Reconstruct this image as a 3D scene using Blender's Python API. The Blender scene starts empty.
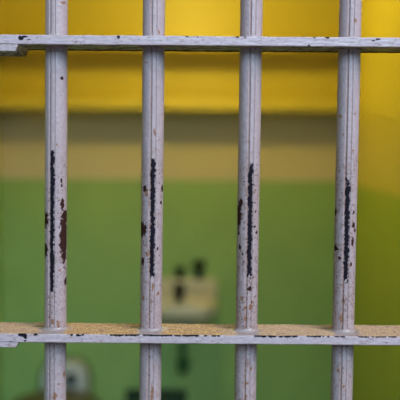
import bpy, bmesh, math
import numpy as np
from mathutils import Vector, Matrix

C = bpy.context.scene
COL = C.collection

# ------------------------------------------------------------------ camera
F_PX, CX, CY = 850.0, 200.0, 192.5
PITCH, ROLL = math.atan(0.057), 0.0078
EYE = Vector((0, 0, 1.4))
fw = Vector((0, math.cos(PITCH), -math.sin(PITCH)))
r0 = Vector((1, 0, 0)); u0 = Vector((0, math.sin(PITCH), math.cos(PITCH)))
rt = r0 * math.cos(ROLL) + u0 * math.sin(ROLL)
up = u0 * math.cos(ROLL) - r0 * math.sin(ROLL)
cam_d = bpy.data.cameras.new('camera'); cam = bpy.data.objects.new('camera', cam_d); COL.objects.link(cam)
m = Matrix.Identity(4)
for i in range(3):
    m[i][0] = rt[i]; m[i][1] = up[i]; m[i][2] = -fw[i]; m[i][3] = EYE[i]
cam.matrix_world = m
cam_d.sensor_width = 36; cam_d.lens = 36 * F_PX / 400
cam_d.shift_x = (200 - CX) / 400; cam_d.shift_y = (CY - 200) / 400
cam_d.dof.use_dof = True; cam_d.dof.focus_distance = 1.125; cam_d.dof.aperture_fstop = 3.2
cam_d.clip_start = 0.05
C.camera = cam

# ------------------------------------------------------------------ light
W = bpy.data.worlds.new('world'); C.world = W; W.use_nodes = True
bg = W.node_tree.nodes['Background']; bg.inputs[0].default_value = (0.66, 0.86, 1.05, 1); bg.inputs[1].default_value = 0.20

def area(name, loc, target, size, power, col):
    d = bpy.data.lights.new(name, 'AREA'); d.shape = 'RECTANGLE'; d.size, d.size_y = size; d.energy = power; d.color = col
    o = bpy.data.objects.new(name, d); COL.objects.link(o); o.location = loc
    o.rotation_euler = (Vector(target) - Vector(loc)).to_track_quat('-Z', 'Y').to_euler()
    return o
# corridor skylight, high above and to the right of the viewer
area('corridor_skylight', (2.6, -1.2, 4.6), (0.0, 1.1, 1.3), (1.6, 3.0), 230, (0.95, 0.90, 0.96))
# tall windows of the gallery opposite the cell
area('gallery_window', (1.2, -4.6, 4.7), (0.0, 2.5, 0.6), (5.0, 3.2), 470, (0.56, 0.88, 1.18))

C.view_settings.view_transform = 'Standard'; C.view_settings.look = 'None'
C.view_settings.exposure = 0.0; C.view_settings.gamma = 1.0; C.view_settings.use_curve_mapping = False
LAMP_POWER = 28.0
LAMP_COL = (1.0, 0.775, 0.12)

# ------------------------------------------------------------------ places
YG = 1.113                      # front edge of the cross bars
YB = 3.85                       # back wall
XL, XR = -0.905, 0.635          # side walls of the cell
ZC = 2.13                       # cell ceiling
DADO = 1.237

def at(px, py, Y):
    d = fw + rt * ((px - CX) / F_PX) - up * ((py - CY) / F_PX)
    return EYE + d * (Y / d.y)

# ------------------------------------------------------------------ helpers
def lin(r, g, b):
    f = lambda c: ((c / 255 + 0.055) / 1.055) ** 2.4 if c > 10 else c / 255 / 12.92
    return (f(r), f(g), f(b), 1)

def mat(name, col, rough=0.6, metal=0.0, noise=0.08, scale=6.0, bump=0.0, bscale=60.0, spec=0.5):
    M = bpy.data.materials.new(name); M.use_nodes = True
    nt = M.node_tree; b = nt.nodes['Principled BSDF']
    b.inputs['Roughness'].default_value = rough; b.inputs['Metallic'].default_value = metal
    b.inputs['Specular IOR Level'].default_value = spec
    tc = nt.nodes.new('ShaderNodeTexCoord')
    n = nt.nodes.new('ShaderNodeTexNoise'); n.inputs['Scale'].default_value = scale; n.inputs['Detail'].default_value = 5
    nt.links.new(tc.outputs['Object'], n.inputs['Vector'])
    mx = nt.nodes.new('ShaderNodeMix'); mx.data_type = 'RGBA'
    mx.inputs[6].default_value = tuple(c * (1 - noise * 2) for c in col[:3]) + (1,)
    mx.inputs[7].default_value = tuple(min(1, c * (1 + noise * 2)) for c in col[:3]) + (1,)
    nt.links.new(n.outputs['Fac'], mx.inputs[0]); nt.links.new(mx.outputs[2], b.inputs['Base Color'])
    if bump:
        n2 = nt.nodes.new('ShaderNodeTexNoise'); n2.inputs['Scale'].default_value = bscale; n2.inputs['Detail'].default_value = 4
        nt.links.new(tc.outputs['Object'], n2.inputs['Vector'])
        bp = nt.nodes.new('ShaderNodeBump'); bp.inputs['Strength'].default_value = bump; bp.inputs['Distance'].default_value = 0.002
        nt.links.new(n2.outputs['Fac'], bp.inputs['Height']); nt.links.new(bp.outputs['Normal'], b.inputs['Normal'])
    return M

def wall_mat(name, lower, upper, split, upper2=None, split2=None, rough=0.42):
    """masonry painted in horizontal zones, split at heights in metres (object space = world)"""
    M = mat(name, lower, rough=rough, bump=0.25, bscale=25)
    nt = M.node_tree; b = nt.nodes['Principled BSDF']
    src = b.inputs['Base Color'].links[0].from_socket
    tc = nt.nodes.new('ShaderNodeTexCoord'); sp = nt.nodes.new('ShaderNodeSeparateXYZ')
    nt.links.new(tc.outputs['Object'], sp.inputs[0])
    for colr, z in ((upper, split), (upper2, split2)):
        if colr is None: continue
        g = nt.nodes.new('ShaderNodeMath'); g.operation = 'GREATER_THAN'; g.inputs[1].default_value = z
        nt.links.new(sp.outputs['Z'], g.inputs[0])
        mx = nt.nodes.new('ShaderNodeMix'); mx.data_type = 'RGBA'
        nt.links.new(g.outputs[0], mx.inputs[0]); nt.links.new(src, mx.inputs[6]); mx.inputs[7].default_value = colr
        src = mx.outputs[2]
    nt.links.new(src, b.inputs['Base Color'])
    return M

def link_mesh(name, me, material, parent=None):
    o = bpy.data.objects.new(name, me); COL.objects.link(o)
    if material: me.materials.append(material)
    if parent: o.parent = parent
    return o

def obj(name, bm, material, parent=None, smooth=True):
    me = bpy.data.meshes.new(name); bmesh.ops.recalc_face_normals(bm, faces=bm.faces[:])
    bm.to_mesh(me); bm.free()
    o = link_mesh(name, me, material, parent)
    if smooth:
        me.polygons.foreach_set('use_smooth', [True] * len(me.polygons))
        try: me.set_sharp_from_angle(angle=math.radians(40))
        except Exception: pass
    return o

def tag(o, label=None, cat=None, group=None, kind=None):
    for k, v in (('label', label), ('category', cat), ('group', group), ('kind', kind)):
        if v: o[k] = v
    return o

def empty(name, loc, label, cat, group=None):
    o = bpy.data.objects.new(name, None); COL.objects.link(o); o.location = loc
    o.empty_display_size = 0.05
    return tag(o, label, cat, group)

def box_bm(x0, x1, y0, y1, z0, z1, bev=0.0, seg=3, bm=None):
    b = bmesh.new()
    bmesh.ops.create_cube(b, size=1)
    for v in b.verts:
        v.co = Vector(((x0 + x1) / 2 + v.co.x * (x1 - x0), (y0 + y1) / 2 + v.co.y * (y1 - y0), (z0 + z1) / 2 + v.co.z * (z1 - z0)))
    if bev: bmesh.ops.bevel(b, geom=b.edges[:] , offset=bev, segments=seg, profile=0.5, affect='EDGES')
    if bm is None: return b
    me = bpy.data.meshes.new('tmp'); b.to_mesh(me); b.free(); bm.from_mesh(me); bpy.data.meshes.remove(me)
    return bm

def tube(bm, pts, rad, n=16, cap=True):
    pts = [Vector(p) for p in pts]; rings = []
    for i, p in enumerate(pts):
        a = pts[max(i - 1, 0)]; c = pts[min(i + 1, len(pts) - 1)]
        t = (c - a).normalized()
        s = Vector((1, 0, 0)) if abs(t.x) < 0.9 else Vector((0, 0, 1))
        u = t.cross(s).normalized(); w = t.cross(u)
        r = rad[i] if isinstance(rad, (list, tuple)) else rad
        rings.append([bm.verts.new(p + (u * math.cos(2 * math.pi * k / n) + w * math.sin(2 * math.pi * k / n)) * r) for k in range(n)])
    for i in range(len(rings) - 1):
        for k in range(n):
            bm.faces.new((rings[i][k], rings[i][(k + 1) % n], rings[i + 1][(k + 1) % n], rings[i + 1][k]))
    if cap:
        bm.faces.new(rings[0]); bm.faces.new(rings[-1])
    return bm

def loft(bm, rings, cap0=True, cap1=True):
    """rings: list of equal-length point lists"""
    R = [[bm.verts.new(p) for p in r] for r in rings]
    n = len(R[0])
    for i in range(len(R) - 1):
        for k in range(n):
            bm.faces.new((R[i][k], R[i][(k + 1) % n], R[i + 1][(k + 1) % n], R[i + 1][k]))
    if cap0: bm.faces.new(R[0])
    if cap1: bm.faces.new(R[-1])
    return bm

# ------------------------------------------------------------------ numpy noise
def _h(ix, iy, seed):
    with np.errstate(over='ignore'):
        n = (ix.astype(np.int64) * 374761393 + iy.astype(np.int64) * 668265263 + seed * 974711) & 0x7fffffff
        n = ((n ^ (n >> 13)) * 1274126177) & 0x7fffffff
        n = (n ^ (n >> 16)) & 0xffff
    return n / 65535.0
def vn(x, y, seed=0):
    ix = np.floor(x); iy = np.floor(y); fx = x - ix; fy = y - iy
    fx = fx * fx * (3 - 2 * fx); fy = fy * fy * (3 - 2 * fy)
    a = _h(ix, iy, seed); b = _h(ix + 1, iy, seed); c = _h(ix, iy + 1, seed); d = _h(ix + 1, iy + 1, seed)
    return (a * (1 - fx) + b * fx) * (1 - fy) + (c * (1 - fx) + d * fx) * fy
def fbm(x, y, seed=0, o=3):
    s = 0; a = 0.5; t = 0
    for i in range(o):
        s = s + a * vn(x * 2 ** i, y * 2 ** i, seed + i * 17); t += a; a *= 0.5
    return s / t
def sstep(a, b, x):
    t = np.clip((x - a) / (b - a), 0, 1); return t * t * (3 - 2 * t)

def grid_mesh(name, P, attrs, material, parent, caps=True):
    """P: (ni, nk, 3) closed in k. attrs: name -> (ni, nk)"""
    ni, nk, _ = P.shape
    me = bpy.data.meshes.new(name)
    idx = np.arange(ni * nk).reshape(ni, nk)
    a = idx[:-1, :]; b = np.roll(idx, -1, 1)[:-1, :]; c = np.roll(idx, -1, 1)[1:, :]; d = idx[1:, :]
    q = np.stack([a, b, c, d], -1).reshape(-1, 4)
    nq = len(q)
    ncap = 2 if caps else 0
    loops = q.reshape(-1)
    if caps: loops = np.concatenate([loops, idx[0, ::-1], idx[-1, :]])
    me.vertices.add(ni * nk); me.vertices.foreach_set('co', P.reshape(-1).astype(np.float32))
    me.loops.add(len(loops)); me.loops.foreach_set('vertex_index', loops.astype(np.int32))
    st = np.arange(nq) * 4
    if caps: st = np.concatenate([st, [nq * 4, nq * 4 + nk]])
    me.polygons.add(nq + ncap); me.polygons.foreach_set('loop_start', st.astype(np.int32))
    me.update(calc_edges=True); me.validate()
    sm = np.ones(nq + ncap, bool)
    if caps: sm[-2:] = False
    me.polygons.foreach_set('use_smooth', sm)
    for k, v in attrs.items():
        at_ = me.attributes.new(k, 'FLOAT', 'POINT'); at_.data.foreach_set('value', v.reshape(-1).astype(np.float32))
    return link_mesh(name, me, material, parent)

# ------------------------------------------------------------------ worn paint material
def worn_paint():
    M = bpy.data.materials.new('worn_lilac_grey_paint'); M.use_nodes = True
    nt = M.node_tree; N = nt.nodes; L = nt.links; b = N['Principled BSDF']
    tc = N.new('ShaderNodeTexCoord')
    n = N.new('ShaderNodeTexNoise'); n.inputs['Scale'].default_value = 140; n.inputs['Detail'].default_value = 6
    L.new(tc.outputs['Object'], n.inputs['Vector'])
    def mix(fac, c0, c1):
        mx = N.new('ShaderNodeMix'); mx.data_type = 'RGBA'
        if hasattr(fac, 'links'): L.new(fac, mx.inputs[0])
        for k, c in ((6, c0), (7, c1)):
            if isinstance(c, tuple): mx.inputs[k].default_value = c
            else: L.new(c, mx.inputs[k])
        return mx.outputs[2]
    def attr(nm):
        a = N.new('ShaderNodeAttribute'); a.attribute_name = nm; return a.outputs['Fac']
    base = mix(n.outputs['Fac'], (0.33, 0.255, 0.268, 1), (0.50, 0.40, 0.412, 1))
    base = mix(attr('stain_shade'), base, (0.22, 0.125, 0.095, 1))  # brown stains, plus shade painted on bar flanks, seams and underside
    n3 = N.new('ShaderNodeTexNoise'); n3.inputs['Scale'].default_value = 420; n3.inputs['Detail'].default_value = 3
    L.new(tc.outputs['Object'], n3.inputs['Vector'])
    cr = N.new('ShaderNodeValToRGB'); L.new(n3.outputs['Fac'], cr.inputs[0])
    e = cr.color_ramp.elements
    e[0].position = 0.38; e[0].color = (0.17, 0.07, 0.02, 1); e[1].position = 0.64; e[1].color = (0.88, 0.62, 0.24, 1)
    el = cr.color_ramp.elements.new(0.5); el.color = (0.42, 0.235, 0.085, 1)
    n4 = N.new('ShaderNodeTexNoise'); n4.inputs['Scale'].default_value = 95; n4.inputs['Detail'].default_value = 4
    L.new(tc.outputs['Object'], n4.inputs['Vector'])
    av = N.new('ShaderNodeMapRange'); L.new(n4.outputs['Fac'], av.inputs[0]); av.inputs[1].default_value = 0.36; av.inputs[2].default_value = 0.66
    dustc = mix(av.outputs[0], cr.outputs[0], (0.34, 0.20, 0.11, 1))
    base = mix(attr('dust'), base, dustc)
    base = mix(attr('grey'), base, (0.27, 0.215, 0.20, 1))
    base = mix(attr('flake'), base, (0.21, 0.085, 0.03, 1))
    base = mix(attr('rust'), base, (0.050, 0.017, 0.009, 1))
    base = mix(attr('bare'), base, (0.011, 0.009, 0.014, 1))
    L.new(base, b.inputs['Base Color'])
    mr = N.new('ShaderNodeMath'); mr.operation = 'MAXIMUM'; L.new(attr('dust'), mr.inputs[0]); L.new(attr('rust'), mr.inputs[1])
    mm = N.new('ShaderNodeMapRange'); L.new(mr.outputs[0], mm.inputs[0]); mm.inputs[3].default_value = 0.38; mm.inputs[4].default_value = 0.85
    L.new(mm.outputs[0], b.inputs['Roughness'])
    ms = N.new('ShaderNodeMath'); ms.operation = 'MAXIMUM'; L.new(attr('bare'), ms.inputs[0]); L.new(attr('rust'), ms.inputs[1])
    mp = N.new('ShaderNodeMapRange'); L.new(ms.outputs[0], mp.inputs[0]); mp.inputs[3].default_value = 0.5; mp.inputs[4].default_value = 0.04
    L.new(mp.outputs[0], b.inputs['Specular IOR Level'])
    bp = N.new('ShaderNodeBump'); bp.inputs['Strength'].default_value = 0.35; bp.inputs['Distance'].default_value = 0.0006
    L.new(n3.outputs['Fac'], bp.inputs['Height']); L.new(bp.outputs['Normal'], b.inputs['Normal'])
    return M
PAINT = worn_paint()

# ------------------------------------------------------------------ setting
GREEN = (0.285, 0.445, 0.13, 1); OLIVE = (0.375, 0.465, 0.05, 1); CREAM = (0.60, 0.52, 0.33, 1); YELL = (0.63, 0.535, 0.105, 1)
m_back = wall_mat('painted_back_wall', GREEN, CREAM, DADO, YELL, 1.56)
m_side = wall_mat('painted_side_wall', OLIVE, YELL, DADO, rough=0.35)
m_ceil = mat('painted_ceiling', YELL, rough=0.6)
m_floor = mat('worn_concrete_floor', (0.16, 0.15, 0.14, 1), rough=0.7, noise=0.15, scale=3, bump=0.3)
T = 0.12
YF = 1.06
def slab(name, *a, m=None):
    return tag(obj(name, box_bm(*a), m, smooth=False), kind='structure')
slab('floor', -3.2, 3.0, -2.6, YB + T, -0.1, 0.0, m=m_floor)
# back wall with a recess behind the vent
vx0, vx1, vz0, vz1 = -0.325, -0.065, 0.10, 0.262
bw = bmesh.new()
for a in ((XL - T, vx0, YB, YB + T, 0, ZC), (vx1, XR + T, YB, YB + T, 0, ZC), (vx0, vx1, YB, YB + T, 0, vz0),
          (vx0, vx1, YB, YB + T, vz1, ZC), (vx0, vx1, YB + T - 0.02, YB + T, vz0, vz1)):
    box_bm(*a, bm=bw)
tag(obj('wall_back', bw, m_back, smooth=False), kind='structure')
slab('wall_left', XL - T, XL, YF, YB, 0, ZC, m=wall_mat('painted_left_wall', (0.29, 0.46, 0.11, 1), YELL, DADO))
slab('wall_right', XR, XR + T, YF, YB, 0, ZC, m=m_side)
slab('ceiling', XL - T, XR + T, YF, YB + T, ZC, ZC + 0.12, m=m_ceil)

# ------------------------------------------------------------------ cell grille
grille = empty('cell_grille', (0, YG + 0.036, 0), 'lilac-grey painted steel cell bars with worn paint, four uprights through two cross bars', 'cell bars')
FD = 0.072                       # depth of a cross bar
YV = YG + FD / 2                 # axis of the uprights
R = 0.0149
PX = 0.764e3                     # photo pixels per metre at the bars

def chips_mask(X, Y, chips, seed, rag=0.55):
    """union of ragged ellipses; X,Y and chips in the same millimetre-like units"""
    out = np.zeros_like(X)
    wob = (fbm(X * 0.55, Y * 0.55, seed, 3) - 0.5) * 2
    for (cx, cy, rx, ry) in chips:
        d = np.sqrt(((X - cx) / rx) ** 2 + ((Y - cy) / ry) ** 2) + wob * rag
        out = np.maximum(out, 1 - sstep(0.85, 1.15, d))
    return out

def upright(ctop, cbot, rot, stripe, bare, rusts, seed, stain_shade=0.25):
    ptop = at(ctop, 0, YV); pbot = at(cbot, 400, YV)
    sl = (ptop.x - pbot.x) / (ptop.z - pbot.z)
    xz = lambda z: pbot.x + sl * (z - pbot.z)
    z_hi, z_lo = at(200, -6, YV).z, at(200, 406, YV).z
    zs = np.concatenate([np.linspace(0, z_lo, 12)[:-1], np.arange(z_lo, z_hi, 0.0006), np.linspace(z_hi, ZC, 10)])
    # photo rows along the bar (used only as a ruler along its length)
    ya, yb_ = at((ctop + cbot) / 2, 0, YG + 0.022).z, at((ctop + cbot) / 2, 400, YG + 0.022).z
    rows = (zs - ya) / (yb_ - ya) * 400
    th = np.concatenate([np.linspace(-1.85, 1.85, 170), np.linspace(1.85, 2 * math.pi - 1.85, 26)[1:-1]])
    TH, ZZ = np.meshgrid(th, zs); _, RW = np.meshgrid(th, rows)
    s = TH * 11.0                # arc position in photo pixels from the seam centre
    ch = lambda c, w, e: 1 - sstep(w, w + e, np.abs(s - c))
    rr = np.full_like(TH, R)
    rr -= 0.0016 * ch(-2.6, 0.45, 0.8) + 0.0010 * ch(2.4, 0.15, 0.7)      # two drawn seams
    rr -= 0.0003 * ch(0, 1.6, 0.8)                                        # narrow land between them
    rr += (fbm(TH * 6, ZZ * 220, seed, 3) - 0.5) * 0.0005                 # lumpy old paint
    view = math.atan2(xz(1.3), YV)
    # chips are listed in photo px from the bar's middle: convert to arc from the seam centre
    def conv(l):
        o = []
        for (dx, y, rx, ry) in l:
            a = math.asin(max(-0.97, min(0.97, dx / 11.0))) - (rot + view)
            o.append((a * 11, y, rx / max(0.45, math.cos(math.asin(max(-0.97, min(0.97, dx / 11.0))))), ry))
        return o
    y0, y1, y2, y3 = stripe       # sparse start, solid start, solid end, sparse end
    dens = sstep(y0, y1, RW) * (1 - sstep(y2, y3, RW))
    n1 = fbm(s * 0.55, RW * 0.42, seed + 5, 3)
    edge = np.abs(s + 0.1 - (fbm(s * 0, RW * 0.33, seed + 8, 2) - 0.5) * 1.2) + (fbm(s * 0.35 + 7, RW * 0.55, seed + 9, 3) - 0.5) * 3.4
    strip = sstep(0.0, 0.08, dens - n1 * 1.0 - 0.0) * (1 - sstep(2.0, 2.5, edge))
    bm_ = np.maximum(strip, chips_mask(s, RW, conv(bare), seed + 20) * 0.0)
    big = chips_mask(s, RW, conv(bare), seed + 20)
    # specks
    wear = 0.25 + 0.75 * sstep(120, 190, RW) * (1 - 0.5 * sstep(300, 380, RW))
    sp = fbm(s * 0.75, RW * 0.62, seed + 31, 2)
    speck = np.maximum(sstep(0.0, 0.05, sp - (0.90 - 0.125 * wear)), sstep(0.0, 0.04, fbm(s * 1.1 + 30, RW * 0.95, seed + 35, 2) - (0.91 - 0.125 * wear)))
    sp2 = fbm(s * 0.5, RW * 0.4, seed + 41, 3)
    st = np.clip(sstep(0.55, 0.85, sp2) * wear * stain_shade * 1.9 + wear * stain_shade * 0.7 * fbm(s * 0.15, RW * 0.05, seed + 44, 2) + 0.45 * ch(-2.6, 0.5, 0.8) * (0.6 + stain_shade) + 0.22 * ch(2.4, .2, .6)  # grime, then shade of the two seams put into the colour
                 + 0.20 + 0.34 * stain_shade * sstep(0.5, 0.8, fbm(s * 0.9, RW * 0.06, seed + 43, 2)) + 0.22 * (1 - sstep(-14, -7, s)), 0, 1)  # last term paints the shaded left flank darker
    rust = np.maximum(speck * 0.85, big)
    flake = chips_mask(s, RW, conv(rusts), seed + 25, 0.8)
    rr -= 0.00035 * np.maximum(strip, rust)
    P = np.stack([rr * np.sin(TH + rot), -rr * np.cos(TH + rot), ZZ], -1)
    # a welded collar of paint where the bar meets the cross bars
    P[..., 0] += (pbot.x + sl * (ZZ - pbot.z)); P[..., 1] += 0.0
    o = grid_mesh('vertical_bar', P, {'bare': np.maximum(strip, big * 0.35), 'rust': rust, 'stain_shade': st, 'dust': TH * 0, 'grey': TH * 0, 'flake': flake * 0.85}, PAINT, grille)
    return o, xz

bars = []
spec = [
 # ctop  cbot  rot    stripe                 big bare chips (dx, y, rx, ry)                                   rust flecks
 (56.6, 55.2, -0.19, (143, 152, 284, 296),
  [(8.5, 235, 3.6, 27), (6.5, 202, 2.0, 6), (9.5, 215, 3, 7), (-10.3, 217, 2.2, 8), (-10.3, 248, 2.0, 7), (5.3, 178, 0.9, 2.2), (5.6, 183, 1.0, 1.8), (10.2, 280, 1.5, 4), (5.5, 76.5, 1.8, 1.8)],
  [(-3.2, 320, 1.2, 3), (4, 268, 0.9, 1.2), (2.5, 322, 1.3, 4), (3.5, 384, 1, 1), (-1, 396, 2.4, 4), (6, 2, 2.5, 1.2), (1, 142, 1, 1.2), (9, 375, 1, 3)]),
 (154.0, 150.2, 0.11, (150, 163, 270, 280),
  [(-9.6, 227, 3.0, 8), (-9.0, 260, 1.2, 4), (10.2, 186, 1.5, 3), (9, 200, 1, 1.5), (6, 246, .9, 1.6), (-7.5, 186, 1.6, 3)],
  [(-4, 252, 2.4, 2), (-6, 190, 2, 3.5), (1.5, 285, 1.3, 4), (5, 31, 1.1, 1.8), (1.6, 395, 1.6, 10), (-8, 297, 1.2, 2.5), (7, 292, 1.2, 2), (2, 130, 1.0, 4), (-7, 61, 1.2, 1.0), (4, 168, 1, 1.4)]),
 (251.6, 245.2, 0.13, (148, 176, 266, 286),
  [(-9.5, 214, 2.0, 13), (-7.5, 200, 1.6, 4), (-8, 245, 1.2, 2.5), (-5, 252, .9, 1.6), (6.5, 224, 1.1, 1.4), (8.5, 230, 1.1, 1.5), (7.5, 209, .8, 1.3), (2.5, 286.5, 2.0, 2.6), (-9.5, 231, 1, 2)],
  [(-2, 306, 2, 2), (-1, 317, 1.5, 2.2), (4, 305, 1.6, 2.5), (1.5, 382.5, 2.6, 1.2), (1, 396, 1.1, 1.3), (6, 300, 1.5, 1), (5.5, 368, 1, 2), (-4.5, 297, 1.4, 2), (7.5, 255, .8, 1.2)]),
 (350.5, 341.4, -0.02, (158, 192, 274, 286),
  [(-9.2, 246, 2.2, 3), (-5, 256, 1.3, 1.5), (8.2, 223, 1.5, 3), (7.5, 239, 1.3, 4), (8, 210, 1, 2), (9.5, 228, 1, 2), (6.5, 262, 1, 2), (-10, 210, .9, 4)],
  [(-7.5, 114, 1.6, 2), (7, 112, 1.2, 1.5), (-4.5, 132, 1.1, 1.2), (1.8, 386, 1.3, 2), (-3.5, 370, 1.2, 2.4), (6, 148, 1.2, 1), (-1.5, 316, 1.4, 4), (5, 20, 1.2, 1.5)]),
]
for i, (ct, cb, ro, stp, bare, ru) in enumerate(spec):
    bars.append(upright(ct, cb, ro, stp, bare, ru, 100 + i * 57, stain_shade=(0.25, 0.32, 0.4, 0.38)[i]))

def smin_round_rect(y0, y1, z0, z1, r, dy, dz):
    """closed profile (y,z) list, starting at the front-bottom, going up the front, over the top, down the back"""
    pts = []
    def arc(cy, cz, a0, a1, n=6):
        for k in range(n + 1):
            a = a0 + (a1 - a0) * k / n; pts.append((cy + r * math.cos(a), cz + r * math.sin(a)))
    def line(p, q, n):
        for k in range(1, n): pts.append((p[0] + (q[0] - p[0]) * k / n, p[1] + (q[1] - p[1]) * k / n))
    H = math.pi / 2
    arc(y0 + r, z0 + r, 3 * H, 2 * H); line((y0, z0 + r), (y0, z1 - r), dz)
    arc(y0 + r, z1 - r, 2 * H, H); line((y0 + r, z1), (y1 - r, z1), dy)
    arc(y1 - r, z1 - r, H, 0); line((y1, z1 - r), (y1, z0 + r), 4)
    arc(y1 - r, z0 + r, 0, -H); line((y1 - r, z0), (y0 + r, z0), dy)
    return np.array(pts)

def cross_bar(name, ztop, zbot, x0, x1, dusty, seed, edges=(), chips=(), dusts=(), depth=FD, label=None):
    fx0, fx1 = at(-8, 200, YG).x, at(408, 200, YG).x
    parts = []
    if x0 < fx0: parts.append(np.linspace(x0, fx0, 30)[:-1])
    parts.append(np.arange(max(x0, fx0), min(x1, fx1), 0.0007))
    parts.append(np.linspace(min(x1, fx1) , x1, 30)[1:] if x1 > fx1 + 1e-6 else np.array([x1]))
    xs = np.concatenate(parts)
    pr = smin_round_rect(YG, YG + depth, zbot, ztop, 0.0011, 60, 16)
    X = np.repeat(xs[:, None], len(pr), 1); Y = np.repeat(pr[None, :, 0], len(xs), 0); Z = np.repeat(pr[None, :, 1], len(xs), 0)
    mid_y, mid_z = YG + depth / 2, (ztop + zbot) / 2
    px = X * PX + 200            # ruler along the bar, in photo pixels
    front = 1 - sstep(YG + 0.0003, YG + 0.0009, Y)
    topm = sstep(ztop - 0.0004, ztop - 0.0001, Z)
    botm = 1 - sstep(zbot + 0.0001, zbot + 0.0004, Z)
    # lumps
    nz = (fbm(px * 0.10, Y * 60, seed, 3) - 0.5) * 0.0009
    Z2 = Z + nz * np.where(Z > mid_z, 1, 0.8)
    Y2 = Y + (fbm(px * 0.12, Z * 400, seed + 3, 3) - 0.5) * 0.0006
    fv = (ztop - Z) * PX          # px below the top edge on the front
    bare = np.zeros_like(X)
    for (a, b, th) in edges:
        w = sstep(a - 1, a + 1, px) * (1 - sstep(b - 1, b + 1, px))
        jag = fbm(px * 0.45, px * 0 + 3.3, seed + 7, 3)
        lim = th * (0.25 + 1.5 * jag)
        e = (1 - sstep(lim - 0.35, lim + 0.35, fv)) * w * (Y < YG + 0.0022) * sstep(0.30, 0.42, jag)
        bare = np.maximum(bare, e)
    cm = chips_mask(px, fv, chips, seed + 11, 0.6) * (Y < YG + 0.004) if chips else 0 * X
    bare = np.maximum(bare, cm)
    dv = (Y - YG) * 1000          # mm back from the front edge
    dust = np.zeros_like(X); rust = np.zeros_like(X); stain_shade = np.zeros_like(X); grey = np.zeros_like(X)
    if dusty:
        dust = topm * (Y > YG + 0.0008) * sstep(0.08, 0.30, fbm(px * 0.13, dv * 0.13, seed + 13, 4) + 0.10)
        for (_, xz) in bars:       # repainted collars round the uprights
            bx = xz(ztop)
            d = np.hypot((X - bx) / 1.15, (Y - YV) * (0.55 if False else 1.0))
            d2 = d * 1000 + (fbm(px * 0.3, dv * 0.2, seed + 15, 3) - 0.5) * 9
            dust *= sstep(17.5, 22, d2)
            fr = (1 - sstep(13, 19, np.abs(X - bx) * 1000 + (fbm(px * .4, dv * .2, seed + 16, 3) - .5) * 8)) * (Y < YV)
            dust *= 1 - fr * 0.75
            # orange rust on the left of each foot
            rx = np.hypot((X - bx + 0.0235) / 1.6, (Y - YV - 0.012)) * 1000
            rust = np.maximum(rust, 0.55 * (1 - sstep(3, 7, rx + (fbm(px * .5, dv * .4, seed + 17, 3) - .5) * 6)) * topm)
        grey = topm * (1 - dust) * 0.85
        stain_shade = topm * (1 - dust) * 0.3
        rust = np.maximum(rust, topm * 0.55 * sstep(0.62, 0.8, fbm(px * 0.35, dv * 0.35, seed + 19, 3)))
        for (a, b, k) in dusts:    # duller, greyer stretches
            dust *= 1 - k * sstep(a - 15, a + 15, px) * (1 - sstep(b - 15, b + 15, px))
    else:
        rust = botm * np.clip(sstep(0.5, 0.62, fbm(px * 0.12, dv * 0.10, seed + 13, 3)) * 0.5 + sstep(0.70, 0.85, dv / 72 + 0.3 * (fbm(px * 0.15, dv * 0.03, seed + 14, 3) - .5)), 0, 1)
        stain_shade = botm * 0.9  # whole underside darkened, its shade put into the colour
    sp = fbm(px * 0.6, fv * 0.55 + dv * 0.3, seed + 31, 2)
    rust = np.maximum(rust, front * sstep(0.83, 0.88, sp) * 0.8)
    stain_shade = np.maximum(stain_shade, front * sstep(0.60, 0.85, fbm(px * 0.3, fv * 0.5, seed + 33, 3)) * 0.6)
    # thin rusty line along the lower arris
    stain_shade = np.maximum(stain_shade, (1 - sstep(0.6, 1.4, (Z - zbot) * PX)) * (Y < YG + 0.003) * 0.55)
    P = np.stack([X, Y2 - (YG + 0.036), Z2], -1)
    o = grid_mesh(name, P, {'bare': bare, 'rust': rust, 'stain_shade': stain_shade, 'dust': dust, 'grey': grey}, PAINT, grille)
    if label: o['label'] = label
    return o

zt1, zb1 = at(200, 36.0, YG).z, at(200, 45.7, YG).z
zt2, zb2 = at(200, 335.2, YG).z, at(200, 344.0, YG).z
cross_bar('cross_bar', zt1, zb1, XL, XR, False, 900,
          chips=[(21, 3.4, 2.6, 2.2), (25, 1.8, 3.2, 1.2), (29, 4.5, 2.2, .8), (118, 1.7, 1.2, 1.6), (186, .4, 1.6, 1), (236, .6, 1.8, 1), (243.5, .6, 1, 1.2),
                 (312, .5, 1.4, 1), (325, .6, 2, 1.2), (375, 2.0, 2.6, .8), (371, 3.2, 2.4, .6), (307, 8.6, 1.8, 1)],
          label='upper cross bar with clean pale front edge')
cross_bar('cross_bar', zt2, zb2, XL, XR, True, 1300,
          edges=[(33, 37, 1.3), (67, 84, 1.5), (104, 140, 1.4), (143, 200, 1.4), (205, 222, 1.3), (256, 300, 1.5), (309, 332, 1.3), (337, 348, 1.0), (361, 400, 0.9)],
          chips=[(22, 1.2, 4.5, 2.2), (24.5, 4.2, 1.6, 1.1), (24, 7, 1.3, .8), (34.5, .5, 2, 1.3), (9.5, 8.2, 1.6, .5), (78, 1.2, 4, 1)],
          dusts=[(-20, 48, .25), (225, 420, .30)],
          label='lower cross bar topped with rust-coloured grime')
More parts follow.
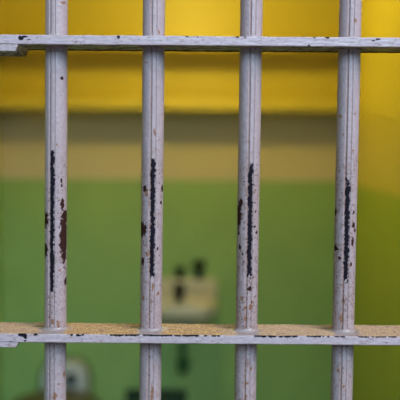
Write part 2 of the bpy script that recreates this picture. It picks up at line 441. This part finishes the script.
# short splice plates welded under the cross bars at the left edge of the picture
def splice(ztop, h, xe, seed):
    n = 60
    pr = smin_round_rect(YG + 0.0006, YG + FD - 0.002, ztop - h, ztop + 0.0004, 0.0009, 12, 6)
    xs = np.linspace(at(-60, 200, YG).x, xe, 240)
    X = np.repeat(xs[:, None], len(pr), 1); Y = np.repeat(pr[None, :, 0], len(xs), 0); Z = np.repeat(pr[None, :, 1], len(xs), 0)
    t = np.clip((Z - (ztop - h)) / h, 0, 1)
    X = np.where(X > xe - 0.012, X - (1 - t) * 0.004 * (X - (xe - 0.012)) / 0.012, X)
    px = X * PX
    stain_shade = sstep(0.5, 0.8, fbm(px * 0.25, Z * 700, seed, 3)) * 0.6
    rust = (1 - sstep(0.2, 0.6, t)) * (Y > YG + 0.004) * 0.8 * sstep(.4, .6, fbm(px * 0.2, Y * 200, seed + 3, 3))
    P = np.stack([X, Y - (YG + 0.036), Z + (fbm(px * .15, Y * 50, seed + 5, 2) - .5) * .0006], -1)
    grid_mesh('splice_plate', P, {'bare': rust * 0.2, 'rust': rust, 'stain_shade': stain_shade, 'dust': X * 0, 'grey': X * 0}, PAINT, grille)
splice(zb1, 0.0088, at(18.0, 50, YG).x, 41)
splice(zb2, 0.0068, at(18.5, 345, YG).x, 47)

# weld fillets where uprights pass through the cross bars
def fillet(xc, z, upw, seed):
    nk, ni = 72, 9
    th = np.linspace(0, 2 * math.pi, nk, endpoint=False)
    t = np.linspace(0, 1, ni)
    TH, TT = np.meshgrid(th, t)
    lump = fbm(np.cos(TH) * 2.2 + 5, np.sin(TH) * 2.2 + 5, seed, 3)
    w = 0.0036 + 0.004 * lump
    rr = R + w * (1 - np.sin(TT * math.pi / 2)) - 0.0002
    zz = z + upw * ((0.0032 + 0.0035 * lump) * (1 - np.cos(TT * math.pi / 2)) - 0.0006)
    rr[-1] = R - 0.0012
    P = np.stack([xc + rr * np.sin(TH), -rr * np.cos(TH), zz], -1)
    if upw < 0: P = P[::-1]
    st = sstep(0.45, 0.8, fbm(TH * 4, TT * 3, seed + 3, 3)) * 0.5
    grid_mesh('weld', P, {'bare': st * 0, 'rust': st * 0.3, 'stain_shade': st, 'dust': st * 0, 'grey': 0.75 + st * 0.4}, PAINT, grille)
for k, (_, xz) in enumerate(bars):
    fillet(xz(zt2), zt2, 1, 60 + k); fillet(xz(zt1), zt1, 1, 80 + k)

# ------------------------------------------------------------------ shelves across the back wall
m_shelf = mat('yellow_painted_shelf', YELL, rough=0.45, noise=0.04)
m_iron = mat('dark_painted_bracket', lin(120, 96, 40), rough=0.5)
def shelf(z0, h, depth, label):
    w = (XR - XL) / 2 - 0.001
    t = obj('wall_shelf', box_bm(-w, w, -depth, -0.001, 0, h, 0.003, 2), m_shelf)
    t.location = ((XL + XR) / 2, YB, z0)
    return tag(t, label, 'shelf', 'shelves across the back wall')
shelf(1.545, 0.045, 0.20, 'lower yellow shelf across the back wall, casting a dark band on the cream paint')
shelf(1.80, 0.045, 0.20, 'upper yellow shelf across the back wall, mostly behind the upper cross bar')

# ------------------------------------------------------------------ wash basin
m_por = mat('aged_cream_porcelain', lin(200, 192, 165), rough=0.25, noise=0.05, scale=12)
m_brass = mat('dark_tarnished_metal', lin(26, 24, 18), rough=0.6, spec=0.2)
m_gpipe = mat('green_painted_pipe', lin(44, 84, 44), rough=0.5)
m_hole = mat('black_spout_metal', lin(18, 15, 8), rough=0.7, spec=0.15)
sx = -0.070; hw = 0.152
basin = empty('washbasin', (sx, YB, 0.585), 'small cream porcelain washbasin fixed to the green back wall', 'washbasin')
b = bmesh.new()
# backsplash + ledge
box_bm(-hw, hw, -0.045, -0.001, 0.115, 0.208, 0.010, 3, bm=b)
obj('splashback', b, m_por, basin)
def rr(hx, y0, y1, z, r, n=8):
    pts = []
    for (cx, cy, a0) in ((hx - r, y0 + r, -90), (hx - r, y1 - 0.004, 0), (-hx + r, y1 - 0.004, 90), (-hx + r, y0 + r, 180)):
        rad = r if cy < y1 - 0.01 else 0.004
        cxx = cx if rad == r else (hx - 0.004 if cx > 0 else -hx + 0.004)
        for k in range(n):
            a = math.radians(a0 + 90 * k / (n - 1)); pts.append(Vector((cxx + rad * math.cos(a), cy + rad * math.sin(a), z)))
    return pts
b = bmesh.new()
yb = -0.002
rings = [rr(hw * 0.45, -0.14, yb, 0.0, 0.05), rr(hw * 0.70, -0.20, yb, 0.018, 0.07), rr(hw * 0.88, -0.245, yb, 0.055, 0.08),
         rr(hw * 0.95, -0.262, yb, 0.078, 0.085), rr(hw, -0.275, yb, 0.082, 0.085), rr(hw, -0.278, yb, 0.118, 0.085), rr(hw - 0.004, -0.274, yb, 0.124, 0.083),
         rr(hw - 0.022, -0.254, -0.055, 0.124, 0.07), rr(hw - 0.030, -0.245, -0.062, 0.112, 0.065), rr(hw - 0.05, -0.225, -0.08, 0.05, 0.06), rr(0.05, -0.19, -0.11, 0.028, 0.035)]
loft(b, rings)
obj('bowl', b, m_por, basin)
# spout: hooded, on the splashback
b = bmesh.new()
tube(b, [(-0.020, -0.040, 0.165), (-0.020, -0.062, 0.168), (-0.020, -0.085, 0.160), (-0.020, -0.095, 0.135), (-0.020, -0.095, 0.118)], [0.026, 0.025, 0.022, 0.019, 0.015], 18)
obj('spout', b, m_hole, basin)
def tap(x, big):
    b = bmesh.new()
    h = 0.082 if big else 0.052
    z = 0.206
    k = 0.021 if big else 0.018
    tube(b, [(x, -0.024, z), (x, -0.024, z + 0.006), (x, -0.024, z + 0.007), (x, -0.024, z + h * 0.55), (x, -0.024, z + h * 0.6), (x, -0.024, z + h * 0.95), (x, -0.024, z + h)],
         [k * 1.15, k * 1.15, k * 0.75, k * 0.75, k * 1.35, k * 1.35, k * 0.9], 20)
    tp = obj('tap', b, m_brass, basin)
    if big:
        b = bmesh.new(); tube(b, [(x - 0.030, -0.024, z + h * 0.8), (x + 0.030, -0.024, z + h * 0.8)], 0.0075, 12); obj('handle', b, m_brass, tp)
    return tp
tap(-0.018, False); tap(0.068, True)
b = bmesh.new()
tube(b, [(0.0, -0.12, 0.002), (0.0, -0.12, -0.10), (0.0, -0.115, -0.15), (0.0, -0.10, -0.185), (0.0, -0.07, -0.20), (0.0, -0.04, -0.195), (0.0, -0.002, -0.19)], [0.014, 0.014, 0.017, 0.022, 0.022, 0.016, 0.014], 18)
tube(b, [(0.0, -0.012, -0.19), (0.0, -0.001, -0.19)], 0.032, 20)
obj('drain_pipe', b, m_gpipe, basin)

# ------------------------------------------------------------------ toilet
tx = -0.605
m_seat = mat('brown_wooden_lid', lin(92, 78, 30), rough=0.4, noise=0.1, scale=20)
m_white = mat('stained_white_porcelain', lin(190, 188, 180), rough=0.25, noise=0.06, scale=10)
toilet = empty('toilet', (tx, YB, 0), 'low white porcelain toilet with round brown wooden lid against the back wall', 'toilet')
def ell(cx, cy, rx, ry, z, n=36):
    return [Vector((cx + rx * math.cos(2 * math.pi * k / n), cy + ry * math.sin(2 * math.pi * k / n), z)) for k in range(n)]
b = bmesh.new()
cy = -0.33
loft(b, [ell(0, cy + 0.05, 0.10, 0.15, 0), ell(0, cy + 0.05, 0.095, 0.14, 0.03), ell(0, cy + 0.04, 0.085, 0.13, 0.12), ell(0, cy + 0.02, 0.12, 0.165, 0.20), ell(0, cy, 0.165, 0.195, 0.27),
         ell(0, cy, 0.178, 0.208, 0.305), ell(0, cy, 0.172, 0.20, 0.312), ell(0, cy, 0.125, 0.15, 0.310), ell(0, cy, 0.11, 0.13, 0.27), ell(0, cy + 0.02, 0.06, 0.07, 0.16)])
for v in b.verts: v.co.z *= 0.92
obj('bowl', b, m_white, toilet)
b = bmesh.new()
o_ = [ell(0, cy, 0.188, 0.218, 0.3125), ell(0, cy, 0.192, 0.222, 0.322), ell(0, cy, 0.180, 0.210, 0.333), ell(0, cy, 0.120, 0.145, 0.339), ell(0, cy, 0.05, 0.06, 0.341)]
loft(b, o_)
for v in b.verts: v.co.z -= 0.025
obj('lid', b, m_seat, toilet)
def arch(hwid, z0, ztop, y, r, n=14):
    pts = [Vector((-hwid, y, z0)), Vector((hwid, y, z0))]
    for k in range(n):
        a = math.pi / 2 * k / (n - 1); pts.append(Vector((hwid - r + r * math.cos(a), y, ztop - r + r * math.sin(a))))
    for k in range(n):
        a = math.pi / 2 + math.pi / 2 * k / (n - 1); pts.append(Vector((-hwid + r + r * math.cos(a), y, ztop - r + r * math.sin(a))))
    return pts
b = bmesh.new()
loft(b, [arch(0.106, 0.0, 0.420, -0.002, 0.08), arch(0.106, 0.0, 0.420, -0.075, 0.08), arch(0.098, 0.006, 0.412, -0.088, 0.075), arch(0.09, 0.012, 0.404, -0.090, 0.07)])
obj('back_housing', b, m_white, toilet)
b = bmesh.new()
A = arch(0.120, 0.0, 0.432, -0.0015, 0.095); B2 = arch(0.120, 0.0, 0.432, -0.030, 0.095); C2 = arch(0.1065, 0.0, 0.4205, -0.030, 0.08); D2 = arch(0.1065, 0.0, 0.4205, -0.0015, 0.08)
loft(b, [A, B2, C2, D2, A], cap0=False, cap1=False); bmesh.ops.remove_doubles(b, verts=b.verts[:], dist=1e-5)
obj('surround', b, mat('olive_stained_surround', lin(104, 116, 60), rough=0.6), toilet)
b = bmesh.new()
tube(b, [(0.032, -0.084, 0.342), (0.032, -0.105, 0.342), (0.032, -0.112, 0.342)], [0.026, 0.024, 0.014], 20)
obj('flush_button', b, m_hole, toilet)

# ------------------------------------------------------------------ vent grating
vent = empty('vent_grating', ((vx0 + vx1) / 2, YB, vz0), 'dark metal vent grating low in the back wall under the washbasin', 'vent')
m_vent = mat('dark_vent_metal', lin(34, 52, 40), rough=0.6, metal=0.3)
w = (vx1 - vx0) / 2; h = vz1 - vz0
b = bmesh.new()
for a in ((-w - .01, w + .01, -.01, -.001, -.012, .006), (-w - .01, w + .01, -.01, -.001, h - .006, h + .012), (-w - .01, -w + .008, -.01, -.001, .006, h - .006), (w - .008, w + .01, -.01, -.001, .006, h - .006)):
    box_bm(*a, bm=b)
obj('frame', b, m_vent, vent)
b = bmesh.new()
for k in range(1, 14):
    x = -w + 2 * w * k / 14; box_bm(x - .003, x + .003, -.007, -.003, .006, h - .006, bm=b)
for k in range(1, 8):
    z = h * k / 8; box_bm(-w + .008, w - .008, -.0075, -.0035, z - .0025, z + .0025, bm=b)
obj('lattice', b, m_vent, vent)

# ------------------------------------------------------------------ cell lamp (above the picture)
lamp = empty('ceiling_lamp', (-0.04, YB - 0.86, ZC), 'bare warm bulb in a shallow holder on the cell ceiling', 'lamp')
b = bmesh.new(); tube(b, [(0, 0, -0.001), (0, 0, -0.012), (0, 0, -0.02), (0, 0, -0.045)], [0.06, 0.058, 0.024, 0.022], 24)
obj('holder', b, m_iron, lamp)
M = bpy.data.materials.new('glowing_bulb'); M.use_nodes = True
nb = M.node_tree.nodes['Principled BSDF']; nb.inputs['Emission Color'].default_value = LAMP_COL + (1,)
nb.inputs['Emission Strength'].default_value = LAMP_POWER * 12
b = bmesh.new(); bmesh.ops.create_uvsphere(b, u_segments=24, v_segments=14, radius=0.032)
for v in b.verts: v.co.z = v.co.z * 1.25 - 0.082
obj('bulb', b, M, lamp)
